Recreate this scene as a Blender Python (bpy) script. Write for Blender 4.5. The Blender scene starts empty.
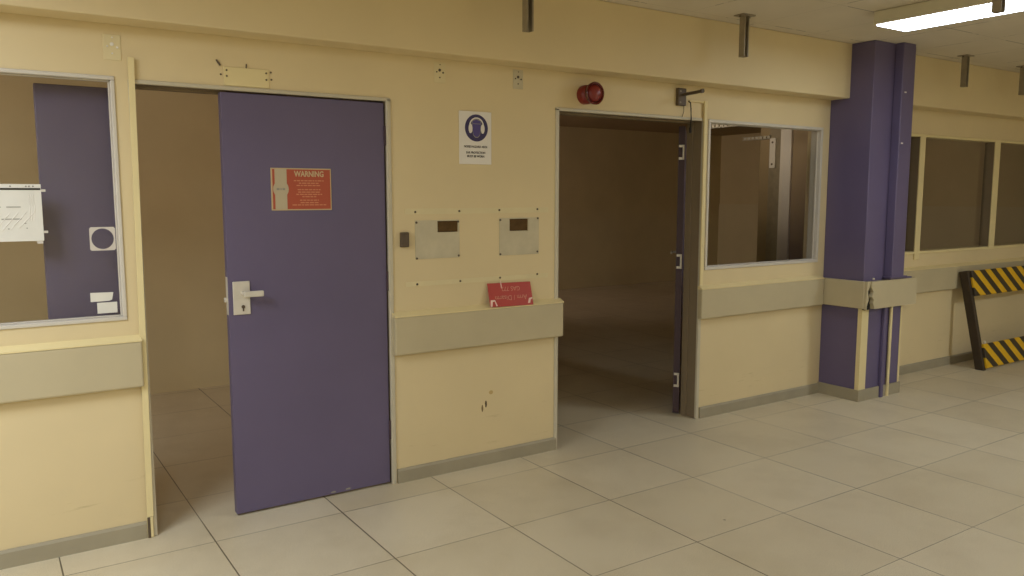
import bpy, bmesh, math, random
from mathutils import Vector, Matrix
random.seed(7)
scene = bpy.context.scene
COL = scene.collection
PI = math.pi

# ------------------------------------------------------------------ materials
def lin(c):
    return tuple((v/255/12.92 if v/255 <= .04045 else ((v/255+.055)/1.055)**2.4) for v in c) + (1.0,)

class NT:
    """small helper for building node trees"""
    def __init__(s, name):
        s.m = bpy.data.materials.new(name); s.m.use_nodes = True
        s.t = s.m.node_tree; s.n = s.t.nodes
        s.b = s.n['Principled BSDF']
        s.tc = s.n.new('ShaderNodeTexCoord')
    def new(s, kind, **kw):
        n = s.n.new(kind)
        for k, v in kw.items(): setattr(n, k, v)
        return n
    def link(s, a, b): s.t.links.new(a, b)
    def noise(s, scale, detail=3, rough=.55, vec=None):
        n = s.new('ShaderNodeTexNoise'); n.inputs['Scale'].default_value = scale
        n.inputs['Detail'].default_value = detail; n.inputs['Roughness'].default_value = rough
        s.link(vec or s.tc.outputs['Object'], n.inputs['Vector']); return n
    def ramp(s, fac, stops):
        r = s.new('ShaderNodeValToRGB'); e = r.color_ramp.elements
        while len(e) < len(stops): e.new(.5)
        for el, (p, c) in zip(e, stops): el.position = p; el.color = c
        s.link(fac, r.inputs['Fac']); return r
    def mix(s, fac, a, b, mode='MIX'):
        n = s.new('ShaderNodeMix', data_type='RGBA', blend_type=mode)
        for sock, v in ((n.inputs[0], fac), (n.inputs[6], a), (n.inputs[7], b)):
            if hasattr(v, 'is_linked'): s.link(v, sock)
            else: sock.default_value = v
        return n.outputs[2]
    def math(s, op, a, b=0., c=None):
        n = s.new('ShaderNodeMath', operation=op)
        for i, v in enumerate((a, b) if c is None else (a, b, c)):
            if hasattr(v, 'is_linked'): s.link(v, n.inputs[i])
            else: n.inputs[i].default_value = v
        return n.outputs[0]
    def bump(s, h, strength=.1, dist=.01):
        n = s.new('ShaderNodeBump'); n.inputs['Strength'].default_value = strength
        n.inputs['Distance'].default_value = dist
        s.link(h, n.inputs['Height']); s.link(n.outputs[0], s.b.inputs['Normal'])
    def done(s, color=None, rough=.5, metal=0., spec=.5):
        if color is not None:
            if hasattr(color, 'is_linked'): s.link(color, s.b.inputs['Base Color'])
            else: s.b.inputs['Base Color'].default_value = color
        s.b.inputs['Roughness'].default_value = rough
        s.b.inputs['Metallic'].default_value = metal
        s.b.inputs['Specular IOR Level'].default_value = spec
        return s.m

def paint(name, rgb, rough=.5, var=.06, scale=3., spec=.4, metal=0., bump=.03):
    """painted surface: slight unevenness of tone and an orange-peel bump"""
    t = NT(name); c = lin(rgb)
    n = t.noise(scale, 4)
    lo = tuple(v*(1-var) for v in c[:3]) + (1,); hi = tuple(min(1, v*(1+var)) for v in c[:3]) + (1,)
    col = t.ramp(n.outputs['Fac'], [(.3, lo), (.7, hi)]).outputs['Color']
    if bump: t.bump(t.noise(180, 2).outputs['Fac'], bump, .002)
    return t.done(col, rough, metal, spec)

M = {}
def mat_wall():
    t = NT('cream_wall_paint'); base = lin((218, 198, 154))
    n1 = t.noise(1.3, 4); n2 = t.noise(9, 3)
    c = t.ramp(n1.outputs['Fac'], [(.3, tuple(v*.95 for v in base[:3])+(1,)), (.7, tuple(v*1.03 for v in base[:3])+(1,))]).outputs['Color']
    # scuffs low on the wall: thin horizontal broken smears
    sep = t.new('ShaderNodeSeparateXYZ'); t.link(t.tc.outputs['Object'], sep.inputs[0])
    mp = t.new('ShaderNodeMapping'); mp.inputs['Scale'].default_value = (2.2, 1, 26)
    t.link(t.tc.outputs['Object'], mp.inputs['Vector'])
    sc = t.noise(1.7, 5, .7, mp.outputs['Vector'])
    smear = t.ramp(sc.outputs['Fac'], [(.60, (0, 0, 0, 1)), (.74, (1, 1, 1, 1))]).outputs['Color']
    band = t.ramp(t.math('ABSOLUTE', t.math('SUBTRACT', sep.outputs['Z'], .21)), [(.03, (1, 1, 1, 1)), (.14, (0, 0, 0, 1))]).outputs['Color']
    f = t.math('MULTIPLY', t.math('MULTIPLY', smear, band), .5)
    c = t.mix(f, c, lin((150, 128, 84)))
    # chipped paint spots
    for (x, z, rx, rz, col) in ((2.166, .356, .007, .020, (78, 60, 34)), (2.142, .334, .006, .020, (122, 98, 60)),
                                (2.20, .42, .014, .012, (190, 160, 104)), (2.153, .348, .007, .014, (226, 208, 164)),
                                (.300, 2.180, .012, .014, (226, 214, 180)), (.330, 2.165, .009, .012, (226, 212, 176))):
        dx = t.math('DIVIDE', t.math('SUBTRACT', sep.outputs['X'], x), rx)
        dz = t.math('DIVIDE', t.math('SUBTRACT', sep.outputs['Z'], z), rz)
        r = t.math('ADD', t.math('MULTIPLY', dx, dx), t.math('MULTIPLY', dz, dz))
        r = t.math('ADD', r, t.math('MULTIPLY', t.math('SUBTRACT', n2.outputs['Fac'], .5), .8))
        c = t.mix(t.math('LESS_THAN', r, 1.), c, lin(col))
    t.bump(t.noise(150, 2).outputs['Fac'], .05, .002)
    return t.done(c, .55, 0, .35)
M['wall'] = mat_wall()

def mat_floor():
    t = NT('speckled_floor_tiles')
    mp = t.new('ShaderNodeMapping'); mp.inputs['Location'].default_value = (0, .2215, 0)
    t.link(t.tc.outputs['Object'], mp.inputs['Vector'])
    sep = t.new('ShaderNodeSeparateXYZ'); t.link(mp.outputs['Vector'], sep.inputs[0])
    T = .6
    def edge(o):     # distance to the nearest joint, metres
        u = t.math('DIVIDE', o, T)
        f = t.math('SUBTRACT', u, t.math('FLOOR', u))
        return t.math('MULTIPLY', t.math('MINIMUM', f, t.math('SUBTRACT', 1., f)), T)
    ex, ey = edge(sep.outputs['X']), edge(sep.outputs['Y'])
    vary = t.noise(1.1, 2, .5)                           # joints gape more in places
    wx = t.math('MULTIPLY_ADD', vary.outputs['Fac'], .0052, -.0002)
    wy = t.math('MULTIPLY_ADD', vary.outputs['Fac'], .0042, -.0004)
    joint = t.math('MAXIMUM', t.math('LESS_THAN', ex, wx), t.math('LESS_THAN', ey, wy))
    # one random tone for each tile
    cx = t.new('ShaderNodeCombineXYZ')
    t.link(t.math('FLOOR', t.math('DIVIDE', sep.outputs['X'], T)), cx.inputs[0])
    t.link(t.math('FLOOR', t.math('DIVIDE', sep.outputs['Y'], T)), cx.inputs[1])
    wn = t.new('ShaderNodeTexWhiteNoise', noise_dimensions='2D'); t.link(cx.outputs[0], wn.inputs['Vector'])
    base = t.ramp(wn.outputs['Value'], [(0, lin((211, 197, 166))), (1, lin((220, 207, 178)))]).outputs['Color']
    sp = t.noise(260, 3, .7)
    spk = t.ramp(sp.outputs['Fac'], [(.36, (.70, .68, .64, 1)), (.52, (1, 1, 1, 1)), (.70, (1.1, 1.1, 1.1, 1))]).outputs['Color']
    c = t.mix(1., base, spk, 'MULTIPLY')
    dirt = t.ramp(t.noise(2.3, 5, .65).outputs['Fac'], [(.45, (1, 1, 1, 1)), (.8, (.86, .84, .80, 1))]).outputs['Color']
    c = t.mix(1., c, dirt, 'MULTIPLY')
    specks = t.new('ShaderNodeTexVoronoi', feature='F1'); specks.inputs['Scale'].default_value = 1.6
    t.link(t.tc.outputs['Object'], specks.inputs['Vector'])
    c = t.mix(t.math('MULTIPLY', t.math('LESS_THAN', specks.outputs['Distance'], .012), .6), c, lin((80, 66, 44)))
    c = t.mix(t.math('MULTIPLY', joint, .85), c, lin((66, 54, 36)))
    h = t.math('SUBTRACT', 1., joint)
    t.bump(h, .3, .002)
    return t.done(c, .38, 0, .45)
M['floor'] = mat_floor()

def mat_ceiling():
    t = NT('grey_ceiling_tiles')
    sep = t.new('ShaderNodeSeparateXYZ'); t.link(t.tc.outputs['Object'], sep.inputs[0])
    def edge(o, off):
        u = t.math('DIVIDE', t.math('ADD', o, off), .6); f = t.math('SUBTRACT', u, t.math('FLOOR', u))
        return t.math('MULTIPLY', t.math('MINIMUM', f, t.math('SUBTRACT', 1., f)), .6)
    n = t.noise(3.2, 3)
    broken = t.math('GREATER_THAN', n.outputs['Fac'], .53)
    j = t.math('MAXIMUM', t.math('LESS_THAN', edge(sep.outputs['X'], .11), .004), t.math('LESS_THAN', edge(sep.outputs['Y'], .25), .004))
    soft = t.math('MULTIPLY', j, t.math('MULTIPLY_ADD', broken, .5, .12))
    c = t.ramp(t.noise(1.6, 4).outputs['Fac'], [(.3, lin((210, 198, 175))), (.7, lin((221, 209, 187)))]).outputs['Color']
    c = t.mix(soft, c, lin((70, 56, 34)))
    return t.done(c, .8, 0, .2)
M['ceiling'] = mat_ceiling()

M['purple'] = paint('purple_gloss_paint', (99, 89, 119), .38, .05, 2.2, .4)
M['purple_door'] = paint('purple_door_paint', (101, 91, 116), .42, .06, 1.6, .35)
M['edge_shade'] = paint('purple_brown_edge_shade', (74, 58, 62), .6, .08, 6, .3)  # shade on the leaf's hinge edge and in the hinge gap, as colour
M['rail'] = paint('beige_bumper_board', (190, 176, 142), .45, .03, 5, .35)
M['skirt'] = paint('grey_vinyl_skirting', (158, 148, 124), .5, .06, 6, .35)
M['cream_trim'] = paint('cream_gloss_trim', (226, 208, 156), .4, .03, 4, .4)
M['frame'] = paint('pale_grey_frame_paint', (196, 186, 162), .4, .04, 5, .4)
M['jamb_shade'] = paint('brown_grey_jamb_shade', (132, 116, 92), .5, .05, 5, .3)  # tone carries the shade on the door linings; also colours the mullion sides
M['alu'] = paint('aluminium_window_section', (206, 198, 184), .4, .03, 8, .5, .1, 0)
M['steel'] = paint('brushed_steel_plate', (214, 206, 190), .4, .04, 30, .5, .2, 0)
M['galv'] = paint('galvanised_steel', (150, 138, 116), .5, .12, 20, .5, .2, 0)
M['dark_metal'] = paint('dark_brown_metal', (92, 78, 62), .5, .1, 20, .4, .1, 0)
M['black'] = paint('black_rubber', (30, 26, 22), .6, .1, 20, .3, 0, 0)
M['white'] = paint('white_sign_board', (228, 221, 210), .45, .02, 6, .4, 0, 0)
M['paper'] = paint('white_paper', (222, 217, 204), .7, .03, 14, .2, 0, 0)
M['plate'] = paint('bare_grey_cover_plate', (196, 184, 154), .6, .07, 12, .3)
M['red_sign'] = paint('red_sign_board', (176, 58, 42), .42, .05, 6, .4, 0, 0)
M['warn_red'] = paint('orange_red_sign_face', (172, 82, 58), .45, .04, 6, .35, 0, 0)
M['cream_ink'] = paint('cream_sign_ink', (196, 174, 134), .5, .02, 6, .3, 0, 0)
M['band'] = paint('grey_cream_sign_band', (188, 172, 142), .5, .02, 6, .3, 0, 0)
M['soft_print'] = paint('worn_sign_print', (202, 134, 98), .5, .02, 6, .3, 0, 0)
M['red_ink_pale'] = paint('pale_engraved_letters', (206, 138, 114), .5, .02, 6, .3, 0, 0)
M['ink'] = paint('black_sign_ink', (44, 38, 32), .5, .02, 6, .3, 0, 0)
M['faint_ink'] = paint('faded_grey_ink', (150, 144, 130), .6, .02, 6, .3, 0, 0)
M['blue_ink'] = paint('dark_blue_sign_ink', (62, 54, 92), .45, .02, 6, .3, 0, 0)
M['face_ink'] = paint('mid_blue_sign_ink', (84, 72, 130), .45, .02, 6, .3, 0, 0)
M['label'] = paint('pale_grey_label', (206, 196, 182), .6, .03, 14, .2, 0, 0)
M['torn'] = paint('torn_white_sticky_residue', (240, 206, 190), .6, .05, 40, .3, 0, 0)
M['siren'] = paint('red_sounder_plastic', (124, 36, 30), .28, .05, 6, .5, 0, 0)
M['siren_dark'] = paint('deep_red_sounder_rim', (92, 26, 22), .22, .05, 6, .5, 0, 0)
M['barrier_dark'] = paint('dark_brown_timber_leg', (66, 54, 40), .6, .12, 9, .3)
M['cavity'] = paint('dark_brown_hole_lining', (92, 70, 42), .8, .2, 20, .1)
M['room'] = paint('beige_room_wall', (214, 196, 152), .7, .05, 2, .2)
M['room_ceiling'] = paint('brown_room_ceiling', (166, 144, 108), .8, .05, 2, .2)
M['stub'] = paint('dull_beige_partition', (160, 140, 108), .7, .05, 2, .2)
M['room_dado'] = paint('pale_room_dado', (214, 200, 160), .6, .05, 2, .2)
M['lamp_body'] = paint('cream_luminaire_body', (214, 206, 180), .5, .02, 6, .3, 0, 0)

def mat_stripes():
    t = NT('yellow_black_hazard_stripes')
    sep = t.new('ShaderNodeSeparateXYZ'); t.link(t.tc.outputs['Object'], sep.inputs[0])
    u = t.math('ADD', sep.outputs['X'], t.math('MULTIPLY', sep.outputs['Z'], 1.08))
    u = t.math('DIVIDE', t.math('ADD', u, t.math('MULTIPLY', t.math('SUBTRACT', t.noise(30, 2).outputs['Fac'], .5), .006)), .195)
    u = t.math('ADD', u, STRIPE_PHASE)
    f = t.math('SUBTRACT', u, t.math('FLOOR', u))
    s = t.math('LESS_THAN', f, .5)
    wear = t.ramp(t.noise(24, 4, .7).outputs['Fac'], [(.3, lin((214, 164, 20))), (.7, lin((228, 182, 34)))]).outputs['Color']
    c = t.mix(s, lin((62, 52, 40)), wear)
    return t.done(c, .5, 0, .35)
STRIPE_PHASE = -.27
M['stripes'] = mat_stripes()

def mat_glass():
    t = NT('window_glass')
    g = t.new('ShaderNodeBsdfGlass'); 
    tr = t.new('ShaderNodeBsdfTransparent'); tr.inputs[0].default_value = (.96, .96, .94, 1)
    gl = t.new('ShaderNodeBsdfGlossy'); gl.inputs['Roughness'].default_value = .03
    t.n.remove(g)
    lw = t.new('ShaderNodeLayerWeight'); lw.inputs['Blend'].default_value = .5
    fr_ = t.math('MULTIPLY_ADD', t.math('POWER', lw.outputs['Facing'], 5.), .95, .035)
    mx = t.new('ShaderNodeMixShader')
    t.link(fr_, mx.inputs[0]); t.link(tr.outputs[0], mx.inputs[1]); t.link(gl.outputs[0], mx.inputs[2])
    t.link(mx.outputs[0], t.n['Material Output'].inputs['Surface'])
    return t.m
M['glass'] = mat_glass()

def mat_emit(name, rgb, strength):
    t = NT(name)
    t.b.inputs['Emission Color'].default_value = rgb + (1,)
    t.b.inputs['Emission Strength'].default_value = strength
    return t.done((.9, .9, .88, 1), .5)
LAMP = 9.5
M['diffuser'] = mat_emit('glowing_lamp_diffuser', (.86, .965, 1.10), LAMP)

# ------------------------------------------------------------------ mesh helper
class MB:
    def __init__(s): s.bm = bmesh.new()
    def box(s, x0, x1, y0, y1, z0, z1, bev=0., seg=1):
        r = bmesh.ops.create_cube(s.bm, size=1)
        vs = r['verts']
        for v in vs:
            v.co = Vector(((x0+x1)/2+v.co.x*(x1-x0), (y0+y1)/2+v.co.y*(y1-y0), (z0+z1)/2+v.co.z*(z1-z0)))
        if bev > 0:
            ed = list({e for v in vs for e in v.link_edges})
            bmesh.ops.bevel(s.bm, geom=ed, offset=bev, segments=seg, affect='EDGES', profile=.5)
        return s
    def prism(s, pts, axis, a, b):
        """polygon pts (2-D) pushed along axis from a to b; axis 'y' -> pts are (x,z), 'z' -> (x,y), 'x' -> (y,z)"""
        def P(p, t):
            return {'y': (p[0], t, p[1]), 'z': (p[0], p[1], t), 'x': (t, p[0], p[1])}[axis]
        A = [s.bm.verts.new(P(p, a)) for p in pts]; B = [s.bm.verts.new(P(p, b)) for p in pts]
        n = len(pts)
        s.bm.faces.new(A); s.bm.faces.new(B[::-1])
        for i in range(n): s.bm.faces.new((A[i], B[i], B[(i+1) % n], A[(i+1) % n]))
        return s
    def tube(s, path, r, n=10, cap=True):
        path = [Vector(p) for p in path]; rings = []
        up = Vector((0, 0, 1))
        for i, p in enumerate(path):
            d = (path[min(i+1, len(path)-1)]-path[max(i-1, 0)]).normalized()
            u = d.cross(up)
            if u.length < 1e-3: u = d.cross(Vector((1, 0, 0)))
            u.normalize(); w = u.cross(d)
            rr = r[i] if isinstance(r, (list, tuple)) else r
            rings.append([s.bm.verts.new(p+u*rr*math.cos(2*PI*k/n)+w*rr*math.sin(2*PI*k/n)) for k in range(n)])
        for a, b in zip(rings, rings[1:]):
            for k in range(n): s.bm.faces.new((a[k], a[(k+1) % n], b[(k+1) % n], b[k]))
        if cap: s.bm.faces.new(rings[0][::-1]); s.bm.faces.new(rings[-1])
        return s
    def lathe(s, prof, c, n=40):
        """profile (radius, depth) turned about the -Y axis through c (x,z); depth grows out of the wall"""
        rings = []
        for r, d in prof:
            rings.append([s.bm.verts.new((c[0]+r*math.cos(2*PI*k/n), -d, c[1]+r*math.sin(2*PI*k/n))) for k in range(n)] if r > 1e-6
                         else [s.bm.verts.new((c[0], -d, c[1]))])
        for a, b in zip(rings, rings[1:]):
            for k in range(n):
                k2 = (k+1) % n
                if len(a) == 1 and len(b) == 1: continue
                if len(b) == 1: s.bm.faces.new((a[k], a[k2], b[0]))
                elif len(a) == 1: s.bm.faces.new((a[0], b[k2], b[k]))
                else: s.bm.faces.new((a[k], a[k2], b[k2], b[k]))
        return s
    def build(s, name, mat, parent=None, smooth=False, bevel=0.):
        bmesh.ops.recalc_face_normals(s.bm, faces=s.bm.faces)
        me = bpy.data.meshes.new(name)
        off = wloc(parent)
        for v in s.bm.verts: v.co -= off
        s.bm.to_mesh(me); s.bm.free()
        me.materials.append(M[mat] if isinstance(mat, str) else mat)
        if smooth:
            me.polygons.foreach_set('use_smooth', [True]*len(me.polygons))
            me.set_sharp_from_angle(angle=math.radians(35))
        o = bpy.data.objects.new(name, me); COL.objects.link(o)
        if parent is not None: o.parent = parent
        return o

def wloc(o):
    v = Vector((0, 0, 0))
    while o is not None: v += o.location; o = o.parent
    return v
def thing(name, label, cat, loc, group=None, kind=None):
    o = bpy.data.objects.new(name, None); COL.objects.link(o); o.location = loc
    o.empty_display_size = .1
    return tag(o, label, cat, group, kind)
def tag(o, label=None, cat=None, group=None, kind=None):
    if label: o['label'] = label
    if cat: o['category'] = cat
    if group: o['group'] = group
    if kind: o['kind'] = kind
    return o
def text(parent, name, body, size, mat, x, y, z, rot=0., align='CENTER', depth=.0004, wide=1., bold=0.):
    """lettering facing -Y, centre x, baseline z, laid at depth y; rot turns it in the wall plane"""
    cu = bpy.data.curves.new('lettering', 'FONT'); cu.body = body; cu.size = size; cu.align_x = align
    cu.extrude = depth; cu.offset = bold; cu.resolution_u = 3
    tmp = bpy.data.objects.new('lettering_tmp', cu); COL.objects.link(tmp)
    dg = bpy.context.evaluated_depsgraph_get(); dg.update()
    me = bpy.data.meshes.new_from_object(tmp.evaluated_get(dg))
    bpy.data.objects.remove(tmp)
    me.transform(Matrix.Diagonal((wide, 1, 1, 1)))
    R = Matrix.Rotation(PI/2, 4, 'X')
    me.transform(R); me.transform(Matrix.Rotation(rot, 4, 'Y'))
    me.transform(Matrix.Translation(Vector((x, y, z))-wloc(parent)))
    me.materials.clear(); me.materials.append(M[mat])
    o = bpy.data.objects.new(name, me); COL.objects.link(o); o.parent = parent
    return o

# ------------------------------------------------------------------ the shell
ZC = 2.655
WT = .13
def wall_with_holes(name, x0, x1, z0, z1, y, thick, holes, mat='wall'):
    """holes: (x0,x1,z0,z1,depth); depth None = right through, else a blind pocket"""
    xs = sorted({x0, x1} | {h[0] for h in holes} | {h[1] for h in holes}); zs = sorted({z0, z1} | {h[2] for h in holes} | {h[3] for h in holes})
    bm = bmesh.new(); cache = {}
    def V(a, b, c):
        k = (round(a, 4), round(b, 4), round(c, 4))
        if k not in cache: cache[k] = bm.verts.new(k)
        return cache[k]
    def dep(i, j):
        if i < 0 or j < 0 or i >= len(xs)-1 or j >= len(zs)-1: return None
        cx, cz = (xs[i]+xs[i+1])/2, (zs[j]+zs[j+1])/2
        for h in holes:
            if h[0] < cx < h[1] and h[2] < cz < h[3]: return thick if h[4] is None else h[4]
        return 0.
    def quad(*p): bm.faces.new([V(*q) for q in p])
    for i in range(len(xs)-1):
        for j in range(len(zs)-1):
            d = dep(i, j); a, b, c, e = xs[i], xs[i+1], zs[j], zs[j+1]
            if d < thick:
                quad((a, y+d, c), (b, y+d, c), (b, y+d, e), (a, y+d, e))
                quad((a, y+thick, c), (a, y+thick, e), (b, y+thick, e), (b, y+thick, c))
            for (di, dj, p, q) in ((1, 0, (b, c), (b, e)), (0, 1, (a, e), (b, e))):
                d2 = dep(i+di, j+dj)
                if d2 is None or abs(d2-d) < 1e-6: continue
                lo, hi = y+min(d, d2), y+max(d, d2)
                quad((p[0], lo, p[1]), (q[0], lo, q[1]), (q[0], hi, q[1]), (p[0], hi, p[1]))
            for (di, dj, p, q) in ((-1, 0, (a, c), (a, e)), (0, -1, (a, c), (b, c)), (1, 0, (b, c), (b, e)), (0, 1, (a, e), (b, e))):
                if dep(i+di, j+dj) is None and d < thick:
                    quad((p[0], y+d, p[1]), (q[0], y+d, q[1]), (q[0], y+thick, q[1]), (p[0], y+thick, p[1]))
    s = MB(); s.bm.free(); s.bm = bm
    return s.build(name, mat)

D1 = (.378, 1.590); D2 = (2.655, 3.895); DT = 2.035; DT2 = 2.052
W1 = (-1.55, .320, 1.003, 2.048); W2 = (3.925, 5.165, 1.037, 2.055); W3 = (6.02, 9.60, 1.045, 2.062)
CUT1 = (1.862, 1.990, 1.348, 1.409); CUT2 = (2.327, 2.457, 1.344, 1.413)
w = wall_with_holes('wall_back', -4, 11.5, 0, ZC, 0, WT,
    [(D1[0], D1[1], 0, DT, None), (D2[0], D2[1], 0, DT2, None), W1+(None,), W2+(None,), W3+(None,), CUT1+(.05,), CUT2+(.05,)])
tag(w, kind='structure')
def struct(o): return tag(o, kind='structure')
struct(MB().box(-4.2, 11.7, -5.6, 7.2, -.12, 0).build('floor', 'floor'))
struct(MB().box(-4.2, 11.7, -5.6, WT*.5, ZC, ZC+.12).build('ceiling', 'ceiling'))
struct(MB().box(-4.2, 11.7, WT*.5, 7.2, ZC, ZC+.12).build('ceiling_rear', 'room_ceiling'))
struct(MB().box(-4.2, -4, -5.6, 7.2, 0, ZC).build('wall_left', 'room'))
struct(MB().box(-4, 11.5, -5.6, -5.4, 0, ZC).build('wall_front', 'room'))
# end wall of the corridor and of the far room, pale below a dado line
e = MB().box(11.5, 11.7, -5.6, 7.2, 1.39, ZC).build('wall_right', 'room'); struct(e)
MB().box(11.48, 11.7, -5.6, 7.2, 0, 1.39).build('dado', 'room_dado', e)
# rooms behind the wall
struct(MB().box(-4, 11.5, 6.7, 6.9, 0, ZC).build('wall_rear', 'room'))
struct(MB().box(-4, 2.44, 2.85, 2.97, 0, ZC).build('wall_middle', 'room'))
struct(MB().box(2.44, 2.56, WT, 6.7, 0, ZC).build('wall_between', 'room'))

# soffit along the head of the wall
struct(MB().box(-4, 5.262, -.16, 0, 2.262, ZC, .006, 2).build('trim_1', 'wall'))
struct(MB().box(5.773, 11.5, -.16, 0, 2.262, ZC, .006, 2).build('trim_2', 'wall'))

# skirting
def skirt(name, x0, x1, h=.078):
    struct(MB().prism([(0, 0), (-.012, 0), (-.012, h-.012), (-.006, h), (0, h)], 'x', x0, x1).build(name, 'skirt'))
skirt('baseboard_left', -4, .352); skirt('baseboard_middle', 1.602, 2.662); skirt('baseboard_right', 3.91, 5.248); skirt('baseboard_back', 5.79, 11.5)

# bumper boards along the wall: cream capping ledge over a beige board
def rail(name, x0, x1, zt=.912, zb=.705):
    o = struct(MB().box(x0, x1, -.042, 0, zb, zt-.002, .008, 2).build(name, 'rail'))
    MB().prism([(0, zt+.022), (-.010, zt+.018), (-.044, zt+.003), (-.044, zt-.003), (0, zt-.003)], 'x', x0, x1).build('capping_ledge', 'cream_trim', o)
    return o
rail('trim_3', -4, .368); rail('trim_4', 1.585, 2.690); rail('trim_5', 3.868, 5.205); rail('trim_6', 5.86, 11.5)

# ------------------------------------------------------------------ column
CX0, CX1, CY = 5.246, 5.773, -.345
col = struct(MB().box(CX0, CX1, CY, 0, 0, ZC, .005, 2).build('column', 'purple'))
MB().prism([(CX0-.011, 0), (CX0-.011, CY-.011), (CX1+.011, CY-.011), (CX1+.011, 0), (CX1, 0), (CX1, CY), (CX0, CY), (CX0, 0)], 'z', 0, .088).build('skirting', 'skirt', col)
# bumper board wrapped round the column (left face, front, right return)
RX = 5.86
bl = MB().box(CX0-.034, CX0-.001, -.372, -.006, .710, .914, .005, 2).build('bumper_board', 'rail', col)
MB().prism([(5.262, .914), (RX, .914), (RX, .708), (5.304, .708), (5.296, .735), (5.288, .752), (5.292, .778), (5.274, .80), (5.286, .835), (5.262, .872)], 'y', -.405, -.372).build('bumper_board', 'rail', col)
MB().box(RX-.03, RX, -.372, -.05, .708, .914, .004).build('bumper_board', 'rail', col)
br = MB().prism([(5.222, .914), (5.261, .914), (5.254, .875), (5.236, .84), (5.246, .80), (5.250, .775), (5.236, .752), (5.228, .73), (5.230, .706), (5.222, .706)], 'y', -.392, -.372).build('broken_corner_cap', 'rail', col)
tag(br, label='splintered end of the board at the column corner')
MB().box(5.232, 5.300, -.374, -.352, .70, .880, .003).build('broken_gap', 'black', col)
# corner guards below the board
MB().prism([(CX0-.004, CY+.030), (CX0-.004, CY-.004), (CX0+.080, CY-.004), (CX0+.080, CY-.0005), (CX0-.0005, CY-.0005), (CX0-.0005, CY+.030)], 'z', .086, .712).build('corner_guard', 'cream_trim', col)
MB().prism([(CX1+.004, CY+.05), (CX1+.004, CY-.004), (CX1-.018, CY-.004), (CX1-.018, CY-.0005), (CX1+.0005, CY-.0005), (CX1+.0005, CY+.05)], 'z', .086, .712).build('corner_guard', 'cream_trim', col)
# boxed duct above the board, purple conduit and cream pipe below
du = MB().box(5.50, 5.655, -.412, CY, .935, ZC, .006, 2).build('boxed_duct', 'purple', col)
MB().box(5.50, 5.79, -.402, CY, .9145, .926, .003).box(5.48, 5.70, -.416, CY, .926, .938, .003).build('duct_flange', 'purple', col)
MB().box(5.50, 5.535, -.371, CY, 0, .712, .004).build('conduit', 'purple', col)
MB().tube([(5.602, -.360, .0), (5.602, -.360, .712)], .0125, 12).build('pipe', 'cream_trim', col, True)
for (x, z) in ((5.545, 2.30), (5.535, 1.93)):
    MB().box(x-.012, x+.012, -.4145, -.411, z-.005, z+.005).build('paint_chip', 'white', col)
for x in (5.29, 5.56): MB().tube([(x, -.398, .928), (x, -.398, .940)], .008, 10).build('bolt', 'steel', col, True)

# ------------------------------------------------------------------ windows
def frame_ring(mb, x0, x1, z0, z1, wd, y0, y1, bev=.003):
    mb.box(x0, x1, y0, y1, z1-wd, z1, bev); mb.box(x0, x1, y0, y1, z0, z0+wd, bev)
    mb.box(x0, x0+wd, y0, y1, z0+wd, z1-wd, bev); mb.box(x1-wd, x1, y0, y1, z0+wd, z1-wd, bev)
    return mb
def window(name, w, wd, y0=-.008, mull=()):
    o = struct(frame_ring(MB(), *w, wd, y0, .085).build(name, 'alu'))
    frame_ring(MB(), w[0]+wd, w[1]-wd, w[2]+wd, w[3]-wd, .005, .022, .034, .0015).build('glazing_bead', 'alu', o)
    for a, b in mull:
        MB().box(a, b, -.012, .085, w[2]+wd*.5, w[3]-wd*.5, .003).build('mullion', 'cream_trim', o)
    return o
w1 = window('window_1', W1, .017)
MB().box(W1[0]+.016, W1[1]-.016, .034, .040, W1[2]+.016, W1[3]-.016).build('pane', 'glass', w1)
w2 = window('window_2', W2, .022)
MB().box(W2[0]+.021, W2[1]-.021, .034, .040, W2[2]+.021, W2[3]-.021).build('pane', 'glass', w2)
mull = [(6.487, 6.565), (7.745, 7.842), (9.03, 9.12)]
w3 = struct(frame_ring(MB(), *W3, .022, -.010, .085).build('window_3', 'cream_trim'))
for a, b in mull:
    MB().box(a+.002, b-.002, -.002, .085, W3[2]+.01, W3[3]-.012, .002).build('mullion', 'jamb_shade', w3)
    MB().box(a, b, -.013, -.001, W3[2]-.05 if a < 7 else W3[2]+.01, W3[3]-.01, .003).build('mullion_cap', 'cream_trim', w3)
xs = [W3[0]+.02] + [v for m in mull for v in m] + [W3[1]-.02]
for a, b in zip(xs[0::2], xs[1::2]):
    MB().box(a-.003, b+.003, .060, .066, W3[2]+.018, W3[3]-.018).build('pane', 'glass', w3)

# ------------------------------------------------------------------ doors
def door_frame(root, a, b, top, fw=.020):
    """pale face section with a lining and stop behind it, shade in their brown-grey tone"""
    mb = MB(); y0, y1 = -.008, WT+.008
    mb.box(a-.006, a+fw, y0, .012, 0, top, .003); mb.box(b-fw, b+.006, y0, .012, 0, top, .003)
    mb.box(a-.006, b+.006, y0, .012, top-fw+.006, top+.006, .003)
    f = mb.build('frame', 'frame', root)
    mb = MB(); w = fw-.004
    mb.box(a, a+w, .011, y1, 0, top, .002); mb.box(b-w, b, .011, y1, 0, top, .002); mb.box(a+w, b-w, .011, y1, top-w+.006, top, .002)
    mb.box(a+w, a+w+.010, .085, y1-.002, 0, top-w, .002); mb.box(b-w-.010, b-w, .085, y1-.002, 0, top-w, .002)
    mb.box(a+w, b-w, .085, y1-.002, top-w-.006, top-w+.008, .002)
    mb.build('lining', 'jamb_shade', root)
    return f
d1 = thing('door_1', None, None, (D1[0], 0, 0), kind='structure')
door_frame(d1, *D1, DT, .018)
LX0, LX1, LY0, LY1 = .757, 1.566, .012, .056
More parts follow.
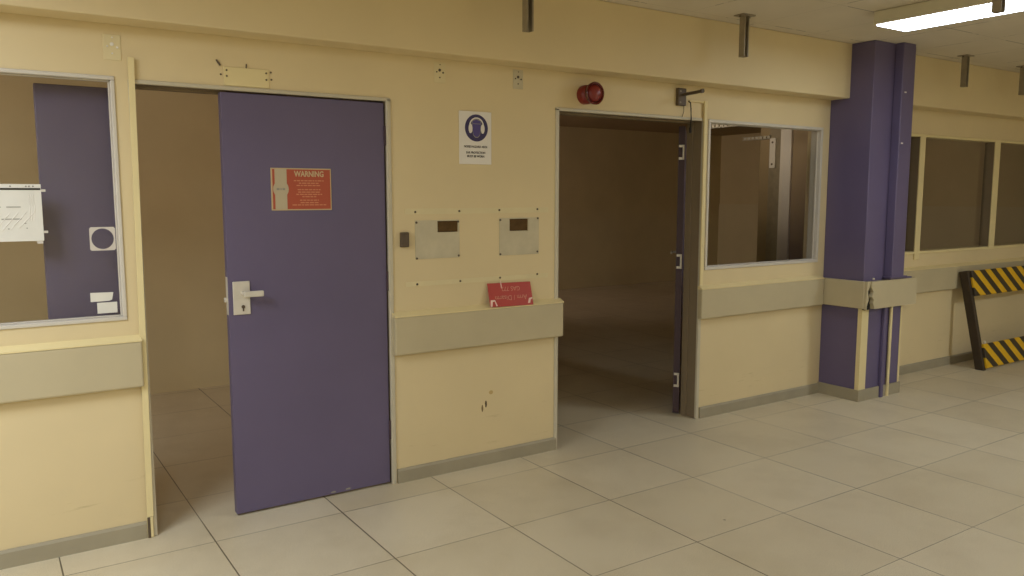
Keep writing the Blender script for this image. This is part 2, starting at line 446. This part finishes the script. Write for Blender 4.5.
leaf = MB().box(LX0, LX1, LY0, LY1, .010, 2.016, .003, 2).build('leaf', 'purple_door', d1)
MB().box(LX0-.0012, LX0+.004, LY0+.006, LY1-.006, .985, 1.165, .001).build('lock_faceplate', 'steel', leaf)
MB().box(LX0-.014, LX0, LY0+.014, LY0+.030, 1.045, 1.068, .002).build('latch_bolt', 'steel', leaf)
hp = MB().box(.777, .856, LY0-.007, LY0, .985, 1.143, .002).build('handle_plate', 'steel', leaf)
MB().tube([(.822, LY0-.005, 1.086), (.822, LY0-.045, 1.086)], .010, 14).box(.815, .908, LY0-.058, LY0-.040, 1.071, 1.099, .005, 2).build('lever_handle', 'steel', leaf)
MB().tube([(.822, LY0-.005, 1.022), (.822, LY0-.0105, 1.022)], .0085, 14).box(.8185, .8255, LY0-.0105, LY0-.005, 1.001, 1.018, .001).build('keyhole', 'dark_metal', leaf)
for z in (.25, 1.05, 1.80):
    MB().tube([(1.5685, LY0-.004, z), (1.5685, LY0-.004, z+.10)], .006, 10).build('hinge', 'edge_shade', d1, True)
# small leaf of the pair, folded back against the inside of the wall
MB().box(.030, .392, .150, .194, .010, 2.016, .003, 2).build('side_leaf', 'purple_door', d1)
for (x, z) in ((1.245, .022), (1.325, .023)):
    MB().prism([(x-.014, z-.004), (x+.012, z-.005), (x+.014, z+.003), (x+.002, z+.005), (x-.012, z+.002)], 'y', LY0-.0006, LY0+.001).build('paint_chip', 'faint_ink', leaf)

d2 = thing('door_2', None, None, (D2[0], 0, 0), kind='structure')
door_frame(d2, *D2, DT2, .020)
# leaf swung right back into the dark room, seen edge on
lf = bpy.data.objects.new('leaf', None)
HX, HY = 3.868, .150
ang = math.radians(43.6)
def leaf_local(mb_fn, name, mat, parent):
    mb = MB(); mb_fn(mb)
    bmesh.ops.recalc_face_normals(mb.bm, faces=mb.bm.faces)
    R = Matrix.Translation((HX-D2[0], HY, 0)) @ Matrix.Rotation(ang, 4, 'Z')
    mb.bm.transform(R)
    me = bpy.data.meshes.new(name); mb.bm.to_mesh(me); mb.bm.free(); me.materials.append(M[mat])
    o = bpy.data.objects.new(name, me); COL.objects.link(o); o.parent = parent; return o
l2 = leaf_local(lambda m: m.box(.0, .82, 0, .044, .010, 2.016, .003, 2), 'leaf', 'purple_door', d2)
leaf_local(lambda m: m.box(-.0015, .001, .0005, .0435, .012, 2.014), 'hinge_edge_shade', 'edge_shade', d2)  # thin strip coloured dark to put the hinge edge in shade
leaf_local(lambda m: m.box(.70, .78, .044, .051, 1.0, 1.16, .002).tube([(.735, .050, 1.105), (.735, .095, 1.105)], .009, 12).box(.62, .742, .085, .100, 1.096, 1.115, .003), 'lever_handle', 'steel', l2)
for z in (.20, 1.04, 1.79):
    leaf_local(lambda m: m.tube([(-.012, .010, z), (-.012, .010, z+.10)], .007, 10).box(-.010, -.0005, .004, .040, z, z+.016).box(-.010, -.0005, .004, .040, z+.084, z+.10), 'hinge', 'steel', l2)

# ------------------------------------------------------------------ surface trunking beside the door openings
t = thing('cable_trunking', 'cream surface trunking rising up the left edge of the purple door opening', 'trunking', (.370, 0, 0))
MB().prism([(.354, .10), (.380, .10), (.398, 2.130), (.374, 2.130)], 'y', -.020, -.009).build('channel', 'cream_trim', t)
MB().box(.353, .378, -.0195, -.009, .001, .098, .002).build('bare_end', 'cream_trim', t)
MB().box(.3535, .3655, -.0215, -.0185, .002, .098, .001).build('dark_slot', 'dark_metal', t)
t = thing('cable_trunking', 'cream trunking with bent top running down between dark doorway and window', 'trunking', (3.90, 0, .93))
MB().box(3.868, 3.894, -.022, -.0085, .936, 2.168, .003, 2).build('channel', 'cream_trim', t)
MB().box(3.735, 3.869, -.014, -.0005, 2.156, 2.168, .002).build('top_branch', 'cream_trim', t)

# ------------------------------------------------------------------ signs
# orange-red WARNING sign on the purple door
sy = LY0
s = thing('warning_sign', 'orange-red WARNING sign with a cream side band on the purple door leaf', 'sign', (1.124, sy, 1.574))
MB().box(.974, 1.274, sy-.004, sy-.0005, 1.474, 1.677, .001).build('board', 'cream_ink', s)
MB().box(.981, 1.268, sy-.0048, sy-.0035, 1.480, 1.671).build('red_face', 'warn_red', s)
pts = [(.992, 1.672), (1.050, 1.672), (1.050, 1.606)] + [(1.021+.038*math.cos(a), 1.576+.042*math.sin(a)) for a in [math.radians(v) for v in (40, 20, 0, -20, -40)]] + [(1.050, 1.546), (1.050, 1.479), (.992, 1.479), (.992, 1.546)] + [(1.021+.038*math.cos(a), 1.576+.042*math.sin(a)) for a in [math.radians(v) for v in (220, 200, 180, 160, 140)]] + [(.992, 1.606)]
MB().prism(pts, 'y', sy-.0056, sy-.0046).build('side_band', 'band', s)
text(s, 'lettering', 'WARNING', .038, 'cream_ink', 1.162, sy-.0052, 1.637, wide=.80, bold=.0010)
mb = MB(); rnd = random.Random(3)
for (z, wd) in ((1.617, .15), (1.605, .10), (1.594, .125), (1.574, .115), (1.562, .11), (1.551, .13), (1.540, .07), (1.523, .095), (1.511, .09), (1.500, .17)):
    x = 1.160-wd/2
    while x < 1.160+wd/2-.004:
        l = min(rnd.uniform(.008, .022), 1.160+wd/2-x); mb.box(x, x+l, sy-.0054, sy-.0045, z-.0026, z+.0026); x += l+.004
mb.build('small_print', 'soft_print', s)
mb = MB()
for x, l in ((1.000, .014), (1.018, .006), (1.028, .013)): mb.box(x, x+l, sy-.0062, sy-.0053, 1.571, 1.581)
mb.build('band_print', 'faint_ink', s)

# ear protection sign
s = thing('ear_protection_sign', 'white sign with blue ear defender symbol on the cream wall', 'sign', (2.103, 0, 1.858))
MB().box(2.000, 2.206, -.0045, -.0005, 1.716, 2.002, .0015).build('board', 'white', s)
dc = (2.109, 1.913)
def disc(mb, c, r, y0, y1, n=40, sx=1.):
    mb.prism([(c[0]+r*sx*math.cos(2*PI*k/n), c[1]+r*math.sin(2*PI*k/n)) for k in range(n)], 'y', y0, y1); return mb
disc(MB(), dc, .073, -.0054, -.0044, 48).build('blue_disc', 'blue_ink', s)
hd = [(-.028, .026), (-.024, .040), (0, .047), (.024, .040), (.028, .026), (.026, -.010), (.020, -.038), (.008, -.050), (-.008, -.050), (-.020, -.038), (-.026, -.010)]
MB().prism([(dc[0]+x*1.06, dc[1]+z*1.05) for x, z in hd], 'y', -.0058, -.0053).build('head_outline', 'faint_ink', s)
MB().prism([(dc[0]+x*.97, dc[1]+z*.96) for x, z in hd], 'y', -.0064, -.0057).build('head', 'face_ink', s)
MB().box(dc[0]-.024, dc[0]+.024, -.0068, -.0063, dc[1]+.021, dc[1]+.0235).build('brow_line', 'faint_ink', s)
arc = [(dc[0]+.047*math.cos(math.radians(a)), dc[1]+.010+.047*math.sin(math.radians(a))) for a in range(0, 181, 12)]
arc += [(dc[0]+.040*math.cos(math.radians(a)), dc[1]+.010+.040*math.sin(math.radians(a))) for a in range(180, -1, -12)]
MB().prism(arc, 'y', -.0070, -.0060).build('headband', 'white', s)
for sg in (-1, 1): disc(MB(), (dc[0]+sg*.039, dc[1]-.004), .026, -.0074, -.0060, 24, .46).build('ear_cup', 'white', s)
text(s, 'lettering', 'NOISE HAZARD AREA', .0165, 'ink', 2.104, -.0048, 1.806, wide=.92, bold=.0004)
text(s, 'lettering', 'EAR PROTECTION', .0165, 'ink', 2.104, -.0048, 1.774, wide=.90, bold=.0004)
text(s, 'lettering', 'MUST BE WORN', .0165, 'ink', 2.104, -.0048, 1.754, wide=.90, bold=.0004)

# red sign standing upside down on the bumper board ledge, leaning on the wall
s = thing('fallen_red_sign', 'red sign standing upside down on the ledge of the bumper board', 'sign', (2.318, -.0425, .9170))
s.rotation_euler = (math.radians(-16), math.radians(1.0), 0)
o = wloc(s)
MB().box(o.x-.148, o.x+.148, o.y-.0035, o.y, o.z, o.z+.137, .0012).build('board', 'red_sign', s)
text(s, 'lettering', 'Arm / Disarm', .040, 'red_ink_pale', o.x, o.y-.0042, o.z+.062, rot=PI, wide=.98)
text(s, 'lettering', 'GAS 772', .036, 'red_ink_pale', o.x+.005, o.y-.0042, o.z+.113, rot=PI, wide=.98)
MB().prism([(o.x-.146, o.z+.002), (o.x-.134, o.z+.002), (o.x-.128, o.z+.030), (o.x-.114, o.z+.032), (o.x-.108, o.z+.003), (o.x-.098, o.z+.004), (o.x-.112, o.z+.040), (o.x-.140, o.z+.040)], 'y', o.y-.0045, o.y-.0033).build('torn_tape', 'torn', s)
MB().prism([(o.x+.110, o.z+.010), (o.x+.126, o.z+.012), (o.x+.132, o.z+.030), (o.x+.144, o.z+.036), (o.x+.146, o.z+.044), (o.x+.122, o.z+.040)], 'y', o.y-.0045, o.y-.0033).build('torn_tape', 'torn', s)
MB().box(o.x-.060, o.x-.055, o.y-.0045, o.y-.0033, o.z+.105, o.z+.150).build('scratch', 'torn', s)

# notice, circular label and two paper scraps on the left window glass
gy = .0335
s = thing('paper_notice', 'large white notice in a plastic sleeve taped to the left window glass', 'notice', (-.12, gy, 1.47))
MB().box(-.272, .026, gy-.002, gy-.0005, 1.358, 1.592, .0005).build('sheet', 'paper', s)
MB().box(-.272, .024, gy-.0032, gy-.0018, 1.568, 1.576).build('header_line', 'ink', s)
for x in (-.25, -.21, -.17, -.085, -.030, -.019, -.005): MB().box(x, x+.006, gy-.003, gy-.0018, 1.580, 1.586).build('print_mark', 'faint_ink', s)
for (x, z, l) in ((-.10, 1.497, .05), (-.16, 1.497, .04), (-.12, 1.448, .07), (-.20, 1.448, .06), (-.04, 1.43, .006), (-.10, 1.408, .006), (-.035, 1.41, .005)):
    MB().box(x, x+l, gy-.003, gy-.0018, z, z+.0035).build('print_mark', 'faint_ink', s)
mb = MB()
for k in range(5):
    x = -.18+k*.030; mb.tube([(x, gy-.0026, 1.395+k*.004), (x+.06, gy-.0026, 1.470+k*.003)], .0016, 6)
for k in range(3): mb.tube([(-.005-k*.009, gy-.0026, 1.44), (.0-k*.008, gy-.0026, 1.50), (-.004-k*.008, gy-.0026, 1.55)], .0014, 6)
mb.build('sleeve_creases', 'white', s)
for (x, z) in ((.030, 1.566), (.030, 1.395), (.010, 1.352)): MB().box(x-.010, x+.012, gy-.0016, gy-.0004, z-.005, z+.005).build('tape', 'label', s)
s = thing('ring_label', 'square pale label with a round hole stuck on the left window glass', 'sticker', (.244, gy, 1.360))
ring = []; n = 48
mb = MB(); c0 = (.2445, 1.360)
outer = []
for k in range(n):
    a = 2*PI*(k+.5)/n; m_ = max(abs(math.cos(a)), abs(math.sin(a))); outer.append((c0[0]+.050*math.cos(a)/m_, c0[1]+.0505*math.sin(a)/m_))
inner = [(c0[0]+.0435*math.cos(2*PI*(k+.5)/n), c0[1]+.0445*math.sin(2*PI*(k+.5)/n)) for k in range(n)]
vo = [[mb.bm.verts.new((p[0], y, p[1])) for p in outer] for y in (gy-.0016, gy-.0004)]
vi = [[mb.bm.verts.new((p[0], y, p[1])) for p in inner] for y in (gy-.0016, gy-.0004)]
for k in range(n):
    k2 = (k+1) % n
    mb.bm.faces.new((vo[0][k], vo[0][k2], vi[0][k2], vi[0][k])); mb.bm.faces.new((vo[1][k], vi[1][k], vi[1][k2], vo[1][k2]))
    mb.bm.faces.new((vo[0][k], vo[1][k], vo[1][k2], vo[0][k2])); mb.bm.faces.new((vi[0][k], vi[0][k2], vi[1][k2], vi[1][k]))
mb.build('label', 'label', s)
o_ = MB().prism([(.184, 1.128), (.274, 1.126), (.268, 1.094), (.256, 1.089), (.184, 1.088)], 'y', gy-.0016, gy-.0004).build('paper_scrap', 'paper')
tag(o_, 'white paper scrap with a bitten corner, the upper of two on the window glass', 'paper scrap', 'paper scraps on the left window')
o_ = MB().box(.208, .2865, gy-.0032, gy-.0018, 1.036, 1.083).build('paper_scrap', 'paper')
tag(o_, 'white rectangular paper scrap in the bottom corner of the left window glass', 'paper scrap', 'paper scraps on the left window')

# ------------------------------------------------------------------ fixings on the wall
def screw(parent, x, z, y, r=.0062, mat='dark_metal'):
    return MB().lathe([(0, y), (r, y), (r*.9, y+.003), (0, y+.004)], (x, z), 12).build('screw', mat, parent)
def cover_plate(x0, x1, z0, z1, cut, screws, label):
    p = thing('cover_plate', label, 'cover plate', ((x0+x1)/2, 0, (z0+z1)/2), 'bare cover plates on the middle wall')
    c = cut; mb = MB(); d = .003
    mb.box(x0, x1, -d, -.0003, c[3], z1+.0) if z1 > c[3] else None
    mb.box(x0, x1, -d, -.0003, z0, c[2]); mb.box(x0, c[0], -d, -.0003, c[2], c[3])
    if x1 > c[1]: mb.box(c[1], x1, -d, -.0003, c[2], c[3])
    mb.build('plate', 'plate', p)
    MB().box(c[0]+.001, c[1]-.001, .004, .048, c[2]+.001, c[3]-.001).build('hole_lining', 'cavity', p)
    for x, z in screws: screw(p, x, z, d)
    return p
cover_plate(1.728, 1.998, 1.208, 1.414, CUT1, ((1.736, 1.403), (1.990, 1.404), (1.736, 1.212), (1.992, 1.218)), 'bare grey cover plate near the door frame, its cutout at the top right corner')
cover_plate(2.258, 2.532, 1.206, 1.419, CUT2, ((2.264, 1.408), (2.524, 1.414), (2.264, 1.214), (2.522, 1.220)), 'bare grey cover plate right above the fallen red sign, its cutout nearly centred')
def strip(x0, x1, zc, h, screws, label):
    p = thing('fixing_strip', label, 'strip', ((x0+x1)/2, 0, zc), 'flat fixing strips across the middle wall')
    MB().box(x0, x1, -.0025, -.0003, zc-h/2, zc+h/2).build('strip', 'wall_strip', p)
    for x, z in screws: screw(p, x, z, .0025)
M['wall_strip'] = paint('pale_wall_strip', (218, 202, 158), .55, .04, 6, .35)
strip(1.67, 2.60, 1.462, .030, ((1.730, 1.459), (1.998, 1.461), (2.258, 1.464), (2.521, 1.467)), 'thin pale strip with dark screws running just above both cover plates')
strip(1.67, 2.60, 1.076, .026, ((1.736, 1.074), (2.001, 1.076), (2.262, 1.080), (2.522, 1.087)), 'thin pale strip with dark screws running below both cover plates')

s = thing('door_release_box', 'small dark grey button box beside the purple door frame', 'switch', (1.661, 0, 1.315))
MB().box(1.637, 1.684, -.024, .0, 1.276, 1.354, .005, 2).build('housing', 'dark_metal', s)
MB().box(1.645, 1.676, -.0265, -.023, 1.290, 1.340, .002).build('button', 'dark_metal', s)

s = thing('blanking_plate', 'cream blanking plate with screw holes over the purple door', 'cover plate', (.873, 0, 2.090))
MB().box(.772, .978, -.005, -.0003, 2.044, 2.128, .0015).build('plate', 'cream_trim', s)
for x, z in ((.785, 2.112), (.785, 2.086), (.965, 2.112), (.965, 2.082), (.760, 2.092), (.988, 2.118), (.990, 2.085)): screw(s, x, z, .005 if .772 < x < .978 else .0004, .0045)
MB().tube([(.742, -.004, 2.155), (.758, -.006, 2.130)], .004, 8).build('nail', 'dark_metal', s)
MB().tube([(.874, -.004, 2.128), (.874, -.010, 2.146)], .003, 8).build('nail', 'dark_metal', s)

for (x, z, lab) in ((.318, 2.168, 'very faint patch plate with white chips above the corner of the left window'),
                    (1.885, 2.192, 'small pale patch plate with empty bolt holes between purple door and safety sign'),
                    (2.385, 2.196, 'small grey patch plate with a dark bolt hole near the red sounder')):
    s = thing('patch_plate', lab, 'patch plate', (x, 0, z), 'patch plates under the soffit')
    MB().box(x-.034, x+.034, -.003, .0, z-.054, z+.052, .001).build('plate', 'plate' if x > 2 else 'wall_strip', s)
    for dx, dz, r in ((0, .012, .008), (0, -.026, .004), (-.018, .002, .004), (.020, .0, .005), (.002, .040, .003)): screw(s, x+dx, z+dz, .003, r, 'dark_metal' if x > 1 else 'white')

# red sounder
s = thing('alarm_sounder', 'round red alarm sounder mounted over the dark doorway', 'alarm', (2.862, 0, 2.141))
MB().lathe([(.0, .0005), (.056, .0005), (.057, .030), (.052, .048), (.040, .058), (.040, .066)], (2.862, 2.141)).build('base', 'siren', s, True)
MB().lathe([(.038, .062), (.050, .070), (.064, .092), (.066, .106), (.062, .112), (.054, .108), (.050, .100)], (2.862, 2.141)).build('bell', 'siren_dark', s, True)
MB().lathe([(.052, .098), (.046, .112), (.034, .122), (.018, .127), (0, .128)], (2.862, 2.141)).build('dome', 'siren', s, True)

# dark bracket with an arm, cable hanging from the trunking hole
s = thing('door_closer_bracket', 'dark metal bracket with a rod sticking out over the dark doorway', 'bracket', (3.66, 0, 2.18))
MB().box(3.618, 3.690, -.026, -.0005, 2.125, 2.236, .004, 2).build('back_plate', 'dark_metal', s)
MB().tube([(3.664, -.024, 2.196), (3.664, -.110, 2.198), (3.666, -.185, 2.202)], .0105, 12).tube([(3.666, -.176, 2.202), (3.666, -.192, 2.202)], .0135, 12).build('rod', 'dark_metal', s, True)
for z in (2.145, 2.215): MB().tube([(3.635, -.025, z), (3.635, -.030, z)], .006, 10).build('bolt', 'galv', s)
s = tag(MB().tube([(3.735, -.001, 2.160), (3.738, -.016, 2.150), (3.740, -.020, 2.11), (3.746, -.018, 2.04), (3.742, -.016, 1.985)], .0042, 8).tube([(3.742, -.016, 1.990), (3.744, -.016, 1.955)], .008, 8).build('loose_cable', 'black', None, True),
        'loose black cable end dangling from the trunking into the dark doorway', 'cable')
s = tag(MB().tube([(3.69, -.004, 2.125), (3.683, -.012, 2.09), (3.668, -.012, 2.055)], .0022, 6).build('thin_wire', 'dark_metal', None, True),
        'thin bent wire below the dark metal bracket', 'wire')

# ------------------------------------------------------------------ ceiling: hangers and luminaires
def hanger(x, y, zb, label):
    s = thing('ceiling_hanger', label, 'hanger', (x, y, ZC), 'cut channel hangers under the ceiling')
    a = .021; w = .0035
    MB().prism([(x-a, y-a), (x-a, y+a), (x+a, y+a), (x+a, y-a), (x+a-.008, y-a), (x+a-.008, y-a+w), (x+a-w, y-a+w), (x+a-w, y+a-w), (x-a+w, y+a-w), (x-a+w, y-a+w), (x-a+.008, y-a+w), (x-a+.008, y-a)], 'z', zb, ZC-.006).build('channel', 'galv', s)
    MB().box(x-.055, x+.055, y-.040, y+.040, ZC-.007, ZC-.0005, .001).build('base_plate', 'galv', s)
    for dx in (-.042, .042): MB().tube([(x+dx, y, ZC-.007), (x+dx, y, ZC-.016)], .007, 8).build('bolt', 'dark_metal', s)
hanger(2.205, -.36, 2.379, 'channel hanger cut by the top edge of the photo, above the safety sign')
hanger(3.836, -.36, 2.402, 'whole channel hanger on the ceiling between dark doorway and purple column')
hanger(6.455, -.36, 2.410, 'channel hanger just to the right of the purple column, over the far window')
hanger(7.415, -.36, 2.412, 'channel hanger farthest along the corridor, at the edge of the photo')
hanger(3.857, -1.854, 2.400, 'channel hanger in front of the bright ceiling light')

def luminaire(x0, x1, y0, y1, label, z0=2.570):
    s = thing('ceiling_light', label, 'ceiling light', ((x0+x1)/2, (y0+y1)/2, ZC), 'ceiling lights')
    MB().box(x0-.012, x1+.012, y0-.012, y1+.012, z0+.006, ZC-.0005, .004).build('body', 'lamp_body', s)
    MB().box(x0, x1, y0, y1, z0, z0+.010, .003).build('diffuser', 'diffuser', s)
luminaire(4.425, 4.740, -2.07, -.87, 'lit fluorescent ceiling light in the top corner beside the purple column')

# the other lamps of the corridor, all above or behind the view; the room fills are added
def lamp(name, x, y, power, sx=.31, sy=1.2, z=2.56, col=(.86, .965, 1.10)):
    l = bpy.data.lights.new(name, 'AREA'); l.shape = 'RECTANGLE'; l.size = sx; l.size_y = sy; l.energy = power; l.color = col
    o = bpy.data.objects.new(name, l); COL.objects.link(o); o.location = (x, y, z)
    return o
for x, y, p in ((-2.6, -1.9, 38), (-1.0, -1.5, 45), (-.8, -4.4, 47), (6.8, -4.5, 76), (3.0, -4.4, 15)):
    lamp('corridor_lamp', x, y, p)
def aimed_fill(name, x, y, z, power, rz, spread, col):  # added unseen fill, aimed sideways to lift the dark rooms
    o = lamp(name, x, y, power, .3, .9, z, col); o.rotation_euler = (0, -PI/2, math.radians(rz)); o.data.spread = math.radians(spread)
aimed_fill('added_room_fill', -3.8, 1.3, 1.9, 18, 12, 80, (1.0, .88, .84))  # added to lift the back wall of the left room
aimed_fill('added_room_fill', 2.60, 1.05, 2.25, 2.2, -2, 40, (1.0, .84, .66))  # added narrow beam that picks out the partition behind the middle window
aimed_fill('added_room_fill', 2.62, 5.7, 1.9, 14, 3, 90, (1.0, .80, .72))  # added to lift the rear wall of the far room

# ------------------------------------------------------------------ dark room seen through window 2
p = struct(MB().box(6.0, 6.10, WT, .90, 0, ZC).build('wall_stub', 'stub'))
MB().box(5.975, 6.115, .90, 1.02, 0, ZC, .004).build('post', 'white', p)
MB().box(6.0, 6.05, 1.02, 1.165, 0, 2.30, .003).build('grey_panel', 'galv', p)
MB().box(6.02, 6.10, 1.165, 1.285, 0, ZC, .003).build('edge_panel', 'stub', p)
s = thing('slotted_bracket', 'pale slotted end plate on the post behind the middle window', 'bracket', (6.0, 1.11, 1.94))
MB().box(5.985, 5.9995, 1.082, 1.148, 1.800, 2.074, .002).build('plate', 'white', s)
for z in (1.835, 2.035): MB().tube([(5.985, 1.115, z), (5.981, 1.115, z)], .010, 10).build('bolt', 'dark_metal', s)
def slotted(x, y0, y1, z, label):
    s = thing('slotted_rail', label, 'rail', (x, y0, z), 'slotted rails in the dark room')
    mb = MB(); y = y0; mb.box(x-.012, x+.012, y0, y1, z+.016, z+.020)
    while y < y1:
        mb.box(x-.012, x-.009, y, y+.030, z-.010, z+.018); y += .046
    mb.box(x-.012, x-.009, y0, y1, z-.012, z-.006)
    mb.build('angle', 'steel', s)
    for yy in ((y0+.05, y1-.05) if x < 5.5 else ()): MB().tube([(x+.004, yy, z+.018), (x+.004, yy, ZC)], .004, 8).build('drop_rod', 'galv', s)
slotted(5.996, 1.148, 1.47, 2.080, 'short slotted metal rail beside the end plate behind the middle window')
slotted(5.0, .46, 1.00, 2.118, 'long slotted metal rail near the top of the middle window')

# ------------------------------------------------------------------ hazard barrier leaning on the far wall
b = thing('hazard_barrier', 'yellow and black striped barrier leaning on the far wall under the right window', 'barrier', (7.15, -.328, 0))
lean = math.atan2(.196, .87)
b.rotation_euler = (-lean, 0, 0)
o = wloc(b)
H = .90
for x in (7.15, 8.56):
    MB().box(x, x+.045, o.y, o.y+.078, 0.0, H, .006, 2).build('leg', 'barrier_dark', b)
for (za, zb) in ((.665, .895), (.020, .235)):
    bb = MB().box(7.178, 8.60, o.y-.022, o.y+.002, za, zb, .004).build('board', 'stripes', b)
MB().tube([(7.200, o.y-.022, .238), (7.200, o.y-.022, .262)], .010, 10).build('bolt', 'steel', b, True)

# ------------------------------------------------------------------ world, camera, view
wd = bpy.data.worlds.new('world'); scene.world = wd; wd.use_nodes = True
wd.node_tree.nodes['Background'].inputs[0].default_value = (.004, .004, .004, 1)

f, hy, vr = 803.02, 195.546, 1729.945
p_ = math.atan((288-hy)/f); a_ = math.atan2(vr-512, f/math.cos(p_))
F = Vector((math.cos(a_)*math.cos(p_), math.sin(a_)*math.cos(p_), -math.sin(p_)))
R = Vector((math.sin(a_), -math.cos(a_), 0)); U = R.cross(F)
cd = bpy.data.cameras.new('camera'); cam = bpy.data.objects.new('camera', cd); COL.objects.link(cam)
cam.matrix_world = Matrix(((R.x, U.x, -F.x, -.2013), (R.y, U.y, -F.y, -3.8378), (R.z, U.z, -F.z, 1.5454), (0, 0, 0, 1)))
cd.sensor_width = 36; cd.lens = f*36/1024; cd.clip_start = .05
scene.camera = cam
vs = scene.view_settings
vs.view_transform = 'Standard'; vs.look = 'None'; vs.gamma = 1; vs.use_curve_mapping = False
vs.exposure = .08
